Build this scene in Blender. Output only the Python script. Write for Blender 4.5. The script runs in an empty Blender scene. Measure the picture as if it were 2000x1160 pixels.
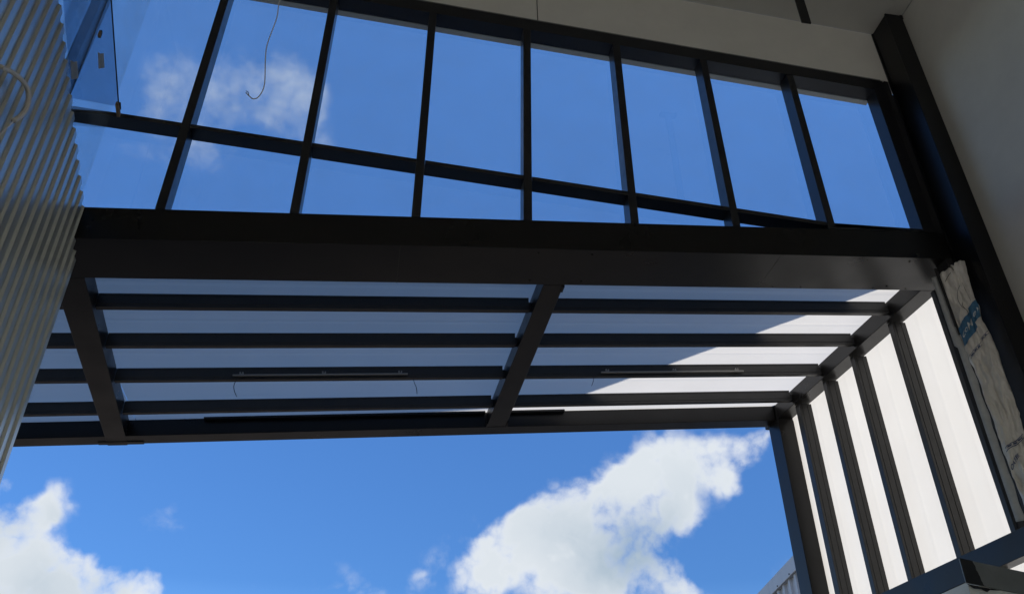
import bpy, bmesh, math, random
from mathutils import Vector, Matrix
random.seed(4)
R = math.radians
scene = bpy.context.scene
COL = scene.collection

# ------------------------------------------------------------------ camera
cam = bpy.data.cameras.new("camera")
cam.sensor_width = 36.0
cam.lens = 30.24
cam.clip_start = 0.05
cam.clip_end = 3000.0
cam_o = bpy.data.objects.new("camera", cam)
COL.objects.link(cam_o)
_r = Vector((0.98575, -0.16803, -0.00829)).normalized()
_f = Vector((0.1439, 0.8178, 0.5560)).normalized()
_u = _r.cross(_f).normalized()
_r = _f.cross(_u).normalized()
CAM = Vector((0, 0, 1.6))
cam_o.matrix_world = Matrix(((_r.x, _u.x, -_f.x, CAM.x), (_r.y, _u.y, -_f.y, CAM.y), (_r.z, _u.z, -_f.z, CAM.z), (0, 0, 0, 1)))
scene.camera = cam_o

# ------------------------------------------------------------------ exposure, sun, sky
EL, AZ = 37.0, 132.0
scene.view_settings.view_transform = 'Standard'
scene.view_settings.look = 'None'
scene.view_settings.gamma = 1.0
scene.view_settings.exposure = 1.25
scene.cycles.use_denoising = True
scene.cycles.max_bounces = 14
scene.cycles.diffuse_bounces = 8
scene.cycles.glossy_bounces = 6
scene.cycles.transmission_bounces = 10
scene.cycles.transparent_max_bounces = 24
scene.cycles.sample_clamp_indirect = 6.0
scene.cycles.caustics_reflective = False

sun = bpy.data.lights.new("sun", 'SUN')
sun.energy = 4.0
sun.angle = R(0.53)
sun.color = (1.0, 0.95, 0.88)
sun_o = bpy.data.objects.new("sun", sun)
COL.objects.link(sun_o)
SUN = Vector((math.sin(R(AZ)) * math.cos(R(EL)), math.cos(R(AZ)) * math.cos(R(EL)), math.sin(R(EL))))
sun_o.rotation_euler = SUN.to_track_quat('Z', 'Y').to_euler()

world = bpy.data.worlds.new("World")
scene.world = world
world.use_nodes = True
WT = world.node_tree
WT.nodes.clear()

def wn(t, **k):
    n = WT.nodes.new(t)
    for a, b in k.items():
        setattr(n, a, b)
    return n

def wmath(op, a, b=None, c=None, clamp=False):
    n = wn('ShaderNodeMath', operation=op)
    n.use_clamp = clamp
    for i, v in enumerate((a, b, c)):
        if v is None:
            continue
        if isinstance(v, (int, float)):
            n.inputs[i].default_value = v
        else:
            WT.links.new(v, n.inputs[i])
    return n.outputs[0]

def wmap(v, a, b, c, d, smooth=True):
    n = wn('ShaderNodeMapRange')
    n.interpolation_type = 'SMOOTHSTEP' if smooth else 'LINEAR'
    WT.links.new(v, n.inputs['Value'])
    for k, x in zip(('From Min', 'From Max', 'To Min', 'To Max'), (a, b, c, d)):
        n.inputs[k].default_value = x
    return n.outputs['Result']

def wnoise(vec, scale, detail, rough, dist=0.0):
    n = wn('ShaderNodeTexNoise')
    WT.links.new(vec, n.inputs['Vector'])
    n.inputs['Scale'].default_value = scale
    n.inputs['Detail'].default_value = detail
    n.inputs['Roughness'].default_value = rough
    n.inputs['Distortion'].default_value = dist
    return n

sky = wn('ShaderNodeTexSky', sky_type='NISHITA')
sky.sun_disc = False
sky.sun_elevation = R(EL)
sky.sun_rotation = R(AZ)
sky.air_density = 1.0
sky.dust_density = 0.3
sky.ozone_density = 3.0
hsv = wn('ShaderNodeHueSaturation')
hsv.inputs['Saturation'].default_value = 1.12
hsv.inputs['Value'].default_value = 1.0
tc = wn('ShaderNodeTexCoord')
DIR = tc.outputs['Generated']
sep = wn('ShaderNodeSeparateXYZ')
WT.links.new(DIR, sep.inputs[0])
WT.links.new(sky.outputs[0], hsv.inputs['Color'])
grade = wn('ShaderNodeValToRGB')
WT.links.new(sep.outputs['Z'], grade.inputs[0])
ge_ = grade.color_ramp.elements
ge_[0].position = 0.26; ge_[0].color = (.20, .295, .415, 1)
ge_[1].position = 0.76; ge_[1].color = (.72, .80, .90, 1)
e2_ = ge_.new(0.08); e2_.color = (.50, .52, .56, 1)
e_ = ge_.new(0.42); e_.color = (.27, .375, .505, 1)
graded = wn('ShaderNodeVectorMath', operation='MULTIPLY')
WT.links.new(hsv.outputs[0], graded.inputs[0]); WT.links.new(grade.outputs[0], graded.inputs[1])
vs_ = wn('ShaderNodeVectorMath', operation='SCALE')
WT.links.new(graded.outputs[0], vs_.inputs[0]); vs_.inputs['Scale'].default_value = 2.0
SKYOUT = vs_.outputs[0]
nz = wnoise(DIR, 7.0, 4.0, 0.55)
sub = wn('ShaderNodeVectorMath', operation='SUBTRACT')
WT.links.new(nz.outputs['Color'], sub.inputs[0]); sub.inputs[1].default_value = (0.5, 0.5, 0.5)
scl = wn('ShaderNodeVectorMath', operation='SCALE')
WT.links.new(sub.outputs[0], scl.inputs[0]); scl.inputs['Scale'].default_value = 0.075
add = wn('ShaderNodeVectorMath', operation='ADD')
WT.links.new(DIR, add.inputs[0]); WT.links.new(scl.outputs[0], add.inputs[1])
WARP = add.outputs[0]

def sky_dir(az, el):
    return (math.sin(R(az)) * math.cos(R(el)), math.cos(R(az)) * math.cos(R(el)), math.sin(R(el)))

# clouds: (azimuth, elevation, angular radius in rad, strength)
CLOUDS = [(7.79, 15.98, 0.0385, 0.90), (9.32, 17.85, 0.0486, 0.90), (12.30, 19.40, 0.0461, 1.00), (15.49, 20.10, 0.0490, 1.00), (18.43, 21.57, 0.0461, 1.00), (21.67, 22.15, 0.0430, 1.00), (24.57, 22.86, 0.0370, 1.00), (26.73, 23.26, 0.0226, 0.70), (27.86, 23.77, 0.0169, 0.40), (11.86, 16.57, 0.0568, 1.00), (15.23, 16.17, 0.0565, 1.00), (18.45, 16.66, 0.0451, 0.90), (20.86, 15.91, 0.0279, 0.60), (21.59, 18.96, 0.0272, 0.60), (22.03, 14.93, 0.0276, 0.60), (24.60, 20.93, 0.0254, 0.50), (20.28, 19.37, 0.0313, 0.70), (3.74, 16.25, 0.0198, 0.45), (-20.98, 14.88, 0.0445, 1.00), (-19.20, 14.29, 0.0425, 1.00), (-17.21, 13.97, 0.0355, 0.90), (-21.47, 17.31, 0.0301, 0.70), (-22.12, 18.91, 0.0252, 0.75), (-18.71, 18.32, 0.0232, 0.85), (-19.77, 17.58, 0.0178, 0.70), (-19.68, 17.31, 0.0153, 0.50), (-13.85, 14.03, 0.0363, 0.75), (-12.05, 13.76, 0.0210, 0.60), (-20.10, 12.03, 0.0780, 1.00), (-16.04, 11.62, 0.0602, 1.00), (-80.0, 35.0, 0.300, 0.90), (-110.0, 55.0, 0.280, 0.90), (-150.0, 30.0, 0.350, 1.00), (175.0, 50.0, 0.300, 0.90), (75.0, 30.0, 0.250, 0.90), (95.0, 62.0, 0.220, 0.80), (-60.0, 18.0, 0.200, 0.90), (55.0, 12.0, 0.200, 0.90), (-130.0, 15.0, 0.300, 0.90), (0.0, 8.0, 0.150, 0.80), (30.0, 7.0, 0.150, 0.80), (-30.0, 9.0, 0.150, 0.80)]  # widest ones are out of view, added for grey-white light on the sheets
dens = None
for (a, e, rad, amp) in CLOUDS:
    d = wn('ShaderNodeVectorMath', operation='DISTANCE')
    WT.links.new(WARP, d.inputs[0]); d.inputs[1].default_value = sky_dir(a, e)
    b = wmap(d.outputs['Value'], rad * 1.45, 0.0, 0.0, amp)
    dens = b if dens is None else wmath('ADD', dens, b)
big = wnoise(DIR, 9.0, 14.0, 0.66, 0.15)
vor = wn('ShaderNodeTexVoronoi', feature='F1')
vor.inputs['Scale'].default_value = 13.0
vor.inputs['Detail'].default_value = 3.0
vor.inputs['Roughness'].default_value = 0.62
WT.links.new(WARP, vor.inputs['Vector'])
puff = wmath('MULTIPLY', wmath('SUBTRACT', 1.12, vor.outputs['Distance']), 0.9)
field = wmath('ADD', wmath('MINIMUM', dens, 1.15), wmath('MULTIPLY', wmath('SUBTRACT', big.outputs['Fac'], 0.5), 2.3))
field = wmath('ADD', field, puff)
mask = wmap(field, 0.22, 1.10, 0.0, 1.0)
dcap = wmap(dens, 0.02, 0.30, 0.0, 1.0)
mask = wmath('MULTIPLY', mask, dcap)
mask = wmath('MULTIPLY', mask, wmap(dens, 0.05, 0.85, 0.12, 1.0))
thin = None
for (a, e, rad, amp) in [(-19.88, 43.96, 0.0404, 0.70), (-16.88, 43.78, 0.0411, 0.60), (-14.39, 45.33, 0.0387, 0.80), (-11.19, 45.01, 0.0392, 0.65), (-8.88, 44.76, 0.0339, 0.80), (-14.81, 42.65, 0.0444, 0.60), (-18.25, 41.82, 0.0409, 0.50), (-9.76, 42.98, 0.0340, 0.60), (-21.15, 39.09, 0.0484, 0.50), (-17.88, 39.64, 0.0493, 0.50), (-14.53, 40.42, 0.0334, 0.40), (-6.65, 42.82, 0.0172, 0.45), (-10.85, 47.00, 0.0279, 0.40), (-13.15, 17.29, 0.0320, 0.55), (-11.62, 16.56, 0.0214, 0.45), (-14.10, 16.89, 0.0211, 0.40), (-21.37, 19.63, 0.0305, 0.50), (4.06, 16.56, 0.0283, 0.60), (5.37, 17.84, 0.0228, 0.40), (21.13, 18.05, 0.0338, 0.60), (25.21, 20.55, 0.0282, 0.60), (8.45, 19.76, 0.0231, 0.30), (16.46, 23.48, 0.0350, 0.35)]:
    d = wn('ShaderNodeVectorMath', operation='DISTANCE')
    WT.links.new(WARP, d.inputs[0]); d.inputs[1].default_value = sky_dir(a, e)
    b = wmap(d.outputs['Value'], rad * 1.5, 0.0, 0.0, amp)
    thin = b if thin is None else wmath('ADD', thin, b)
f2 = wmath('ADD', wmath('MINIMUM', thin, 0.85), wmath('MULTIPLY', wmath('SUBTRACT', big.outputs['Fac'], 0.5), 3.0))
f2 = wmath('ADD', f2, wmath('MULTIPLY', puff, 0.5))
m2 = wmath('MULTIPLY', wmap(f2, 0.40, 1.85, 0.0, 0.72), wmap(thin, 0.02, 0.45, 0.0, 1.0))
mask = wmath('MAXIMUM', mask, m2)
shade = wnoise(WARP, 6.5, 7.0, 0.55)
thick = wmap(field, 0.55, 1.2, 0.0, 1.0)
sh_ = None
for (a, e, rad, amp) in [(15.64, 17.25, 0.0540, 0.75), (19.05, 17.56, 0.0452, 0.70), (12.64, 19.07, 0.0403, 0.30), (21.80, 20.53, 0.0342, 0.25), (-18.90, 13.23, 0.0448, 0.40), (-21.64, 17.00, 0.0300, 0.50), (-15.17, 13.62, 0.0257, 0.30), (-18.47, 17.49, 0.0180, 0.30)]:
    d = wn('ShaderNodeVectorMath', operation='DISTANCE')
    WT.links.new(WARP, d.inputs[0]); d.inputs[1].default_value = sky_dir(a, e)
    b = wmap(d.outputs['Value'], rad * 1.5, 0.0, 0.0, amp)
    sh_ = b if sh_ is None else wmath('ADD', sh_, b)
dark = wmath('MULTIPLY', sh_, wmap(shade.outputs['Fac'], 0.30, 0.62, 0.35, 1.0))
dark = wmath('ADD', dark, wmath('MULTIPLY', wmap(vor.outputs['Distance'], 0.2, 0.75, 0.0, 0.35), thick), None, True)
ccol = wn('ShaderNodeMix', data_type='RGBA')
WT.links.new(dark, ccol.inputs['Factor'])
CB = 5.2
ccol.inputs['A'].default_value = (0.97 * CB, 1.0 * CB, 1.03 * CB, 1)
ccol.inputs['B'].default_value = (0.46 * CB, 0.57 * CB, 0.68 * CB, 1)
mixc = wn('ShaderNodeMix', data_type='RGBA')
WT.links.new(mask, mixc.inputs['Factor'])
WT.links.new(SKYOUT, mixc.inputs['A'])
WT.links.new(ccol.outputs['Result'], mixc.inputs['B'])
bg = wn('ShaderNodeBackground')
bg.inputs['Strength'].default_value = 0.075
WT.links.new(mixc.outputs['Result'], bg.inputs['Color'])
wo = wn('ShaderNodeOutputWorld')
WT.links.new(bg.outputs[0], wo.inputs['Surface'])

# ------------------------------------------------------------------ materials
def mat(name, base, rough=0.5, metal=0.0, coat=0.0, coat_rough=0.1, spec=0.5, var=0.0, vscale=6.0, bump=0.0, bscale=40.0, rvar=0.0, stretch=(1, 1, 1), base2=None):
    m = bpy.data.materials.new(name)
    m.use_nodes = True
    t = m.node_tree
    p = t.nodes['Principled BSDF']
    p.inputs['Base Color'].default_value = (*base, 1)
    p.inputs['Roughness'].default_value = rough
    p.inputs['Metallic'].default_value = metal
    p.inputs['Coat Weight'].default_value = coat
    p.inputs['Coat Roughness'].default_value = coat_rough
    p.inputs['Specular IOR Level'].default_value = spec
    tcn = t.nodes.new('ShaderNodeTexCoord')
    mp = t.nodes.new('ShaderNodeMapping')
    mp.inputs['Scale'].default_value = stretch
    t.links.new(tcn.outputs['Object'], mp.inputs['Vector'])
    if var > 0:
        n = t.nodes.new('ShaderNodeTexNoise')
        n.inputs['Scale'].default_value = vscale
        n.inputs['Detail'].default_value = 8
        n.inputs['Roughness'].default_value = 0.65
        t.links.new(mp.outputs[0], n.inputs['Vector'])
        r = t.nodes.new('ShaderNodeValToRGB')
        r.color_ramp.elements[0].position = 0.3
        r.color_ramp.elements[1].position = 0.7
        b2 = base2 or base
        r.color_ramp.elements[0].color = (*[c * (1 - var) for c in base], 1)
        r.color_ramp.elements[1].color = (*[min(1, c * (1 + var)) for c in b2], 1)
        t.links.new(n.outputs['Fac'], r.inputs[0])
        t.links.new(r.outputs[0], p.inputs['Base Color'])
    if rvar > 0:
        n = t.nodes.new('ShaderNodeTexNoise')
        n.inputs['Scale'].default_value = vscale * 1.7
        n.inputs['Detail'].default_value = 6
        t.links.new(mp.outputs[0], n.inputs['Vector'])
        r = t.nodes.new('ShaderNodeMapRange')
        r.inputs['From Min'].default_value = 0.3
        r.inputs['From Max'].default_value = 0.7
        r.inputs['To Min'].default_value = max(0.02, rough - rvar)
        r.inputs['To Max'].default_value = rough + rvar
        t.links.new(n.outputs['Fac'], r.inputs['Value'])
        t.links.new(r.outputs[0], p.inputs['Roughness'])
    if bump > 0:
        n = t.nodes.new('ShaderNodeTexNoise')
        n.inputs['Scale'].default_value = bscale
        n.inputs['Detail'].default_value = 6
        t.links.new(mp.outputs[0], n.inputs['Vector'])
        b = t.nodes.new('ShaderNodeBump')
        b.inputs['Strength'].default_value = bump
        b.inputs['Distance'].default_value = 0.01
        t.links.new(n.outputs['Fac'], b.inputs['Height'])
        t.links.new(b.outputs[0], p.inputs['Normal'])
    return m

STEEL = mat('black_steel_paint', (0.0060, 0.0054, 0.0052), 0.34, spec=0.30, var=0.18, vscale=1.6, rvar=0.08, bump=0.02, bscale=60)
COLSTEEL = mat('column_black_paint', (0.005, 0.005, 0.006), 0.34, spec=0.32, var=0.10, vscale=3, rvar=0.03)
GIRT = mat('charcoal_powder_coat', (0.022, 0.021, 0.020), 0.40, spec=0.38, var=0.12, vscale=7, rvar=0.06, bump=0.03, bscale=80)
FRAME = mat('window_frame_powder_coat', (0.010, 0.010, 0.012), 0.33, var=0.2, vscale=8, rvar=0.05)
BLACK = mat('dull_black', (0.008, 0.008, 0.009), 0.7)
PLASTER = mat('white_plasterboard', (0.68, 0.67, 0.62), 0.85, var=0.05, vscale=2.5, bump=0.08, bscale=25)
CEILING = mat('ceiling_paint', (0.58, 0.57, 0.53), 0.9, var=0.04, vscale=1.5)
RIBBED = mat('pale_ribbed_metal', (0.60, 0.63, 0.60), 0.30, metal=0.7, spec=0.5, var=0.05, vscale=9, stretch=(1, 1, 0.15), rvar=0.02)
GREYPAINT = mat('grey_primer', (0.16, 0.165, 0.16), 0.5, var=0.15, vscale=6, rvar=0.08)
CLADDING = mat('pale_grey_cladding', (0.42, 0.43, 0.45), 0.5, var=0.08, vscale=3, stretch=(1, 1, .2))
CONCRETE = mat('concrete', (0.42, 0.40, 0.36), 0.85, var=0.22, vscale=1.3, bump=0.3, bscale=14)
DIRT = mat('compacted_gravel', (0.38, 0.35, 0.30), 0.95, var=0.3, vscale=0.8, bump=0.5, bscale=8)
PLASTIC = mat('grey_plastic', (0.62, 0.60, 0.54), 0.45, var=0.08, vscale=12)
ALU = mat('pale_aluminium', (0.24, 0.235, 0.22), 0.45, metal=0.3, var=0.06, vscale=20)
CABLE = mat('black_cable', (0.012, 0.012, 0.014), 0.5)
CABLEGREY = mat('pale_cable', (0.72, 0.72, 0.72), 0.5)
CLAMP = mat('wooden_packer', (0.22, 0.16, 0.10), 0.6, var=0.25, vscale=30)
STICKER = mat('paper_sticker', (0.68, 0.70, 0.70), 0.8, var=0.12, vscale=60)
_t = STICKER.node_tree
_tr = _t.nodes.new('ShaderNodeBsdfTranslucent'); _tr.inputs[0].default_value = (.7, .72, .72, 1)
_mx = _t.nodes.new('ShaderNodeMixShader'); _mx.inputs[0].default_value = .6
_out = _t.nodes['Material Output']
_t.links.new(_t.nodes['Principled BSDF'].outputs[0], _mx.inputs[1]); _t.links.new(_tr.outputs[0], _mx.inputs[2]); _t.links.new(_mx.outputs[0], _out.inputs['Surface'])
WRAP = mat('pale_building_wrap', (0.64, 0.61, 0.56), 0.45, var=0.10, vscale=9, bump=1.0, bscale=14)
WRAP2 = mat('grey_wrap_edge', (0.42, 0.43, 0.43), 0.6, var=0.12, vscale=14, bump=0.4, bscale=30)
BLUEPRINT = mat('blue_ink', (0.045, 0.15, 0.27), 0.6, var=0.12, vscale=30)
DARKBLUE = mat('dark_blue_ink', (0.03, 0.06, 0.16), 0.6)
WHITEPRINT = mat('white_ink', (0.62, 0.63, 0.62), 0.6)
SCUFF = mat('marker_line', (0.06, 0.055, 0.05), 0.7)

def sheet_mat():
    m = bpy.data.materials.new('opal_sheet')
    m.use_nodes = True
    t = m.node_tree
    t.nodes.clear()
    o = t.nodes.new('ShaderNodeOutputMaterial')
    tcn = t.nodes.new('ShaderNodeTexCoord')
    n = t.nodes.new('ShaderNodeTexNoise')
    n.inputs['Scale'].default_value = 1.6
    n.inputs['Detail'].default_value = 7
    n.inputs['Roughness'].default_value = 0.6
    t.links.new(tcn.outputs['Object'], n.inputs['Vector'])
    r = t.nodes.new('ShaderNodeValToRGB')
    r.color_ramp.elements[0].position = 0.25
    r.color_ramp.elements[1].position = 0.75
    r.color_ramp.elements[0].color = (0.57, 0.545, 0.50, 1)
    r.color_ramp.elements[1].color = (0.61, 0.585, 0.54, 1)
    t.links.new(n.outputs['Fac'], r.inputs[0])
    a = t.nodes.new('ShaderNodeBsdfTranslucent')
    b = t.nodes.new('ShaderNodeBsdfDiffuse')
    g = t.nodes.new('ShaderNodeBsdfGlossy')
    g.inputs['Roughness'].default_value = 0.35
    t.links.new(r.outputs[0], a.inputs['Color'])
    b.inputs['Color'].default_value = (0.72, 0.70, 0.68, 1)
    x = t.nodes.new('ShaderNodeMixShader')
    x.inputs[0].default_value = 0.35
    t.links.new(a.outputs[0], x.inputs[1]); t.links.new(b.outputs[0], x.inputs[2])
    y = t.nodes.new('ShaderNodeMixShader')
    y.inputs[0].default_value = 0.04
    t.links.new(x.outputs[0], y.inputs[1]); t.links.new(g.outputs[0], y.inputs[2])
    t.links.new(y.outputs[0], o.inputs['Surface'])
    return m
OPAL = sheet_mat()

def glass_mat(name, tint, refl=1.0, dirt_sheen=0.03):  # pale film amount: surface dirt plus painted reflection sheen
    m = bpy.data.materials.new(name)
    m.use_nodes = True
    t = m.node_tree
    t.nodes.clear()
    o = t.nodes.new('ShaderNodeOutputMaterial')
    tr = t.nodes.new('ShaderNodeBsdfTransparent')
    tr.inputs[0].default_value = (*tint, 1)
    gl = t.nodes.new('ShaderNodeBsdfGlossy')
    gl.inputs['Roughness'].default_value = 0.015
    gl.inputs['Color'].default_value = (refl, refl, refl, 1)
    fr = t.nodes.new('ShaderNodeFresnel')
    ge = t.nodes.new('ShaderNodeNewGeometry')
    io = t.nodes.new('ShaderNodeMapRange')
    io.inputs['To Min'].default_value = 1.5
    io.inputs['To Max'].default_value = 1 / 1.5
    t.links.new(ge.outputs['Backfacing'], io.inputs['Value'])
    t.links.new(io.outputs[0], fr.inputs['IOR'])
    mm = t.nodes.new('ShaderNodeMath'); mm.operation = 'MULTIPLY'
    mm.inputs[1].default_value = 0.9; mm.use_clamp = True
    t.links.new(fr.outputs[0], mm.inputs[0])
    x = t.nodes.new('ShaderNodeMixShader')
    t.links.new(mm.outputs[0], x.inputs[0])
    t.links.new(tr.outputs[0], x.inputs[1]); t.links.new(gl.outputs[0], x.inputs[2])
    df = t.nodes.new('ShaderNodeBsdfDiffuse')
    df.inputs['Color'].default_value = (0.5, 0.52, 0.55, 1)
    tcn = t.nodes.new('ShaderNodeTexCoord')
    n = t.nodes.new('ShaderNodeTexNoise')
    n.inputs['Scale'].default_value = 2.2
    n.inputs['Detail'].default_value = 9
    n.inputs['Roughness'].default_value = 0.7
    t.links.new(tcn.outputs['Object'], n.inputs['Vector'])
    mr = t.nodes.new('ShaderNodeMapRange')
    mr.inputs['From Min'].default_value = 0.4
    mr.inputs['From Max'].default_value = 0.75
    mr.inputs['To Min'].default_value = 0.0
    mr.inputs['To Max'].default_value = dirt_sheen
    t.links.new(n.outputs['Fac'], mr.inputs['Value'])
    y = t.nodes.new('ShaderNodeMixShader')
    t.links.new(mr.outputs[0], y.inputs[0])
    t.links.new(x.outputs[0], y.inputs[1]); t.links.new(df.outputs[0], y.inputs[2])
    t.links.new(y.outputs[0], o.inputs['Surface'])
    return m
GLASS = glass_mat('window_glass', (0.86, 0.90, 0.93), dirt_sheen=0.05)  # film strengthened to paint in faint reflections on the panes
TINTED = glass_mat('blue_tinted_glass', (0.72, 0.79, 0.85))
CLEAR = glass_mat('clear_glass', (0.93, 0.95, 0.95), dirt_sheen=0.16)  # heavier film paints the whitish reflection over the left panes

# ------------------------------------------------------------------ helpers
def link(name, bm, m, parent=None, smooth=False, bevel=0.0):
    me = bpy.data.meshes.new(name)
    bmesh.ops.recalc_face_normals(bm, faces=bm.faces)
    if smooth:
        for f in bm.faces:
            f.smooth = True
    bm.to_mesh(me)
    bm.free()
    me.materials.append(m)
    o = bpy.data.objects.new(name, me)
    COL.objects.link(o)
    if parent:
        o.parent = parent
    if bevel > 0:
        b = o.modifiers.new('bevel', 'BEVEL')
        b.width = bevel
        b.segments = 2
        b.limit_method = 'ANGLE'
    return o

def tag(o, label, cat, group=None):
    o['label'] = label
    o['category'] = cat
    o['kind'] = 'thing'
    if group:
        o['group'] = group
    return o

def thing(name, label, cat, group=None, loc=(0, 0, 0)):
    o = bpy.data.objects.new(name, None)
    o.empty_display_size = 0.2
    COL.objects.link(o)
    o.location = loc
    return tag(o, label, cat, group)

def struct(o):
    o['kind'] = 'structure'
    return o

def put(o, parent):
    """parent whose empty may stand away from the origin: keep world place"""
    o.parent = parent
    o.matrix_parent_inverse = Matrix.Translation(parent.location).inverted()
    return o

def box(bm, lo, hi):
    v = [bm.verts.new((x, y, z)) for x in (lo[0], hi[0]) for y in (lo[1], hi[1]) for z in (lo[2], hi[2])]
    for f in ((0, 1, 3, 2), (4, 6, 7, 5), (0, 4, 5, 1), (2, 3, 7, 6), (0, 2, 6, 4), (1, 5, 7, 3)):
        bm.faces.new([v[i] for i in f])

def ext(bm, sec, P0, P1, A, B):
    """closed section (list of (a,b)) swept from P0 to P1; a along A, b along B"""
    A, B = Vector(A), Vector(B)
    r0 = [bm.verts.new(Vector(P0) + A * a + B * b) for a, b in sec]
    r1 = [bm.verts.new(Vector(P1) + A * a + B * b) for a, b in sec]
    n = len(sec)
    for i in range(n):
        bm.faces.new((r0[i], r0[(i + 1) % n], r1[(i + 1) % n], r1[i]))
    bm.faces.new(r0[::-1]); bm.faces.new(r1)

def rect(a0, a1, b0, b1):
    return [(a0, b0), (a1, b0), (a1, b1), (a0, b1)]

def slab(bm, pts, off):
    """planar polygon thickened by vector off"""
    off = Vector(off)
    a = [bm.verts.new(Vector(p)) for p in pts]
    b = [bm.verts.new(Vector(p) + off) for p in pts]
    n = len(pts)
    bm.faces.new(a); bm.faces.new(b[::-1])
    for i in range(n):
        bm.faces.new((a[i], b[i], b[(i + 1) % n], a[(i + 1) % n]))

def tube(bm, pts, r, seg=8, r1=None):
    pts = [Vector(p) for p in pts]
    # Catmull-Rom refine
    P = []
    for i in range(len(pts) - 1):
        p0 = pts[max(i - 1, 0)]; p1 = pts[i]; p2 = pts[i + 1]; p3 = pts[min(i + 2, len(pts) - 1)]
        for k in range(6):
            t = k / 6
            P.append(0.5 * ((2 * p1) + (p2 - p0) * t + (2 * p0 - 5 * p1 + 4 * p2 - p3) * t * t + (3 * p1 - p0 - 3 * p2 + p3) * t ** 3))
    P.append(pts[-1])
    rings = []
    up = Vector((0.13, 0.21, 0.97))
    for i, p in enumerate(P):
        d = (P[min(i + 1, len(P) - 1)] - P[max(i - 1, 0)]).normalized()
        x = d.cross(up)
        if x.length < 1e-3:
            x = d.cross(Vector((1, 0, 0)))
        x.normalize()
        y = d.cross(x).normalized()
        rr = r if r1 is None else r + (r1 - r) * i / (len(P) - 1)
        rings.append([bm.verts.new(p + (x * math.cos(2 * math.pi * k / seg) + y * math.sin(2 * math.pi * k / seg)) * rr) for k in range(seg)])
    for a, b in zip(rings, rings[1:]):
        for k in range(seg):
            bm.faces.new((a[k], a[(k + 1) % seg], b[(k + 1) % seg], b[k]))
    bm.faces.new(rings[0][::-1]); bm.faces.new(rings[-1])

def NB():
    return bmesh.new()

X = (1, 0, 0); Y = (0, 1, 0); Z = (0, 0, 1)
RISE = math.tan(R(5.15))                  # the canopy climbs to the right

def zu(x):                                # underside level of beam, rafters and purlins
    return 5.379 + (x + 2.199) * RISE

def roofz(x):                             # ceiling line, falling to the right
    return 9.244 - 0.0585 * x

def headz(x):                             # underside of the window head
    return 8.183 + 0.0585 * (3.0 - x)

def sx(y):                                # inner plane of the canopy side wall
    return 4.83 - 0.0725 * (y - 5.85)

# ------------------------------------------------------------------ ground
bm = NB()
vs = [bm.verts.new(p) for p in ((-1200, -1200, 0), (1200, -1200, 0), (1200, 1200, 0), (-1200, 1200, 0))]
bm.faces.new(vs)
struct(link('ground', bm, DIRT))
ASPHALT = mat('asphalt', (0.075, 0.060, 0.046), 0.9, var=0.25, vscale=2.0, bump=0.4, bscale=30)
bm = NB()
vs = [bm.verts.new(p) for p in ((-7, -9, 0.012), (5.02, -9, 0.012), (5.02, 5.45, 0.012), (-7, 5.45, 0.012))]
bm.faces.new(vs)
struct(link('floor', bm, CONCRETE))
bm = NB()
vs = [bm.verts.new(p) for p in ((-40, 5.46, 0.006), (40, 5.46, 0.006), (40, 60, 0.006), (-40, 60, 0.006))]
bm.faces.new(vs)
struct(link('pavement', bm, ASPHALT))

# ------------------------------------------------------------------ room shell
def wallpoly(name, pts, off, m, label, cat='wall'):
    bm = NB()
    slab(bm, pts, off)
    o = link(name, bm, m)
    if label:
        tag(o, label, cat)
    return o

side = thing('interior_wall', 'tall white plastered side wall right of the black steel column', 'wall')
bm = NB(); slab(bm, [(5.02, -9, 0), (5.02, 5.3, 0), (5.02, 5.3, roofz(5.02) - .002), (5.02, -9, roofz(5.02) - .002)], (0.10, 0, 0))
link('plaster_lining', bm, PLASTER, side)
bm = NB(); slab(bm, [(5.124, -9, 0), (5.124, 5.448, 0), (5.124, 5.448, roofz(5.27) + .1), (5.124, -9, roofz(5.27) + .1)], (0.146, 0, 0))
link('outer_cladding', bm, CLADDING, side)

bm = NB()
slab(bm, [(5.016, -9.2, roofz(5.016)), (-7.2, -9.2, roofz(-7.2)), (-7.2, 5.298, roofz(-7.2)), (5.016, 5.298, roofz(5.016))], (0, 0, 0.02))
roof = thing('hall_roof', 'sloping painted ceiling and roof above the white bulkhead', 'roof')
link('ceiling_lining', bm, CEILING, roof)
bm = NB()
slab(bm, [(5.27, -9.2, roofz(5.27) + .11), (-7.2, -9.2, roofz(-7.2) + .11), (-7.2, 5.45, roofz(-7.2) + .11), (5.27, 5.45, roofz(5.27) + .11)], (0, 0, 0.22))
link('roof_deck', bm, CLADDING, roof)

# bulkhead above the glazing
HT = 0.146
bm = NB()
slab(bm, [(5.018, 5.30, headz(5.018) + HT + .012), (1.214, 5.30, headz(1.214) + HT + .012), (1.214, 5.30, roofz(1.214) - .002), (5.018, 5.30, roofz(5.018) - .002)], (0, 0.146, 0))
bulk = thing('bulkhead_wall', 'white plastered bulkhead between the window head and the ceiling', 'wall')
link('plaster_panel', bm, PLASTER, bulk)
bm = NB()
slab(bm, [(1.209, 5.30, headz(1.209) + HT + .012), (-7, 5.30, headz(-7) + HT + .012), (-7, 5.30, roofz(-7) - .002), (1.209, 5.30, roofz(1.209) - .002)], (0, 0.146, 0))
link('plaster_panel', bm, PLASTER, bulk)
bm = NB()
ext(bm, rect(-0.006, 0.10, 0.0, 0.011), (-7, 5.30, headz(-7) + HT), (4.74, 5.30, headz(4.74) + HT), Y, Z)
link('shadow_trim', bm, GREYPAINT, bulk)

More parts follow.
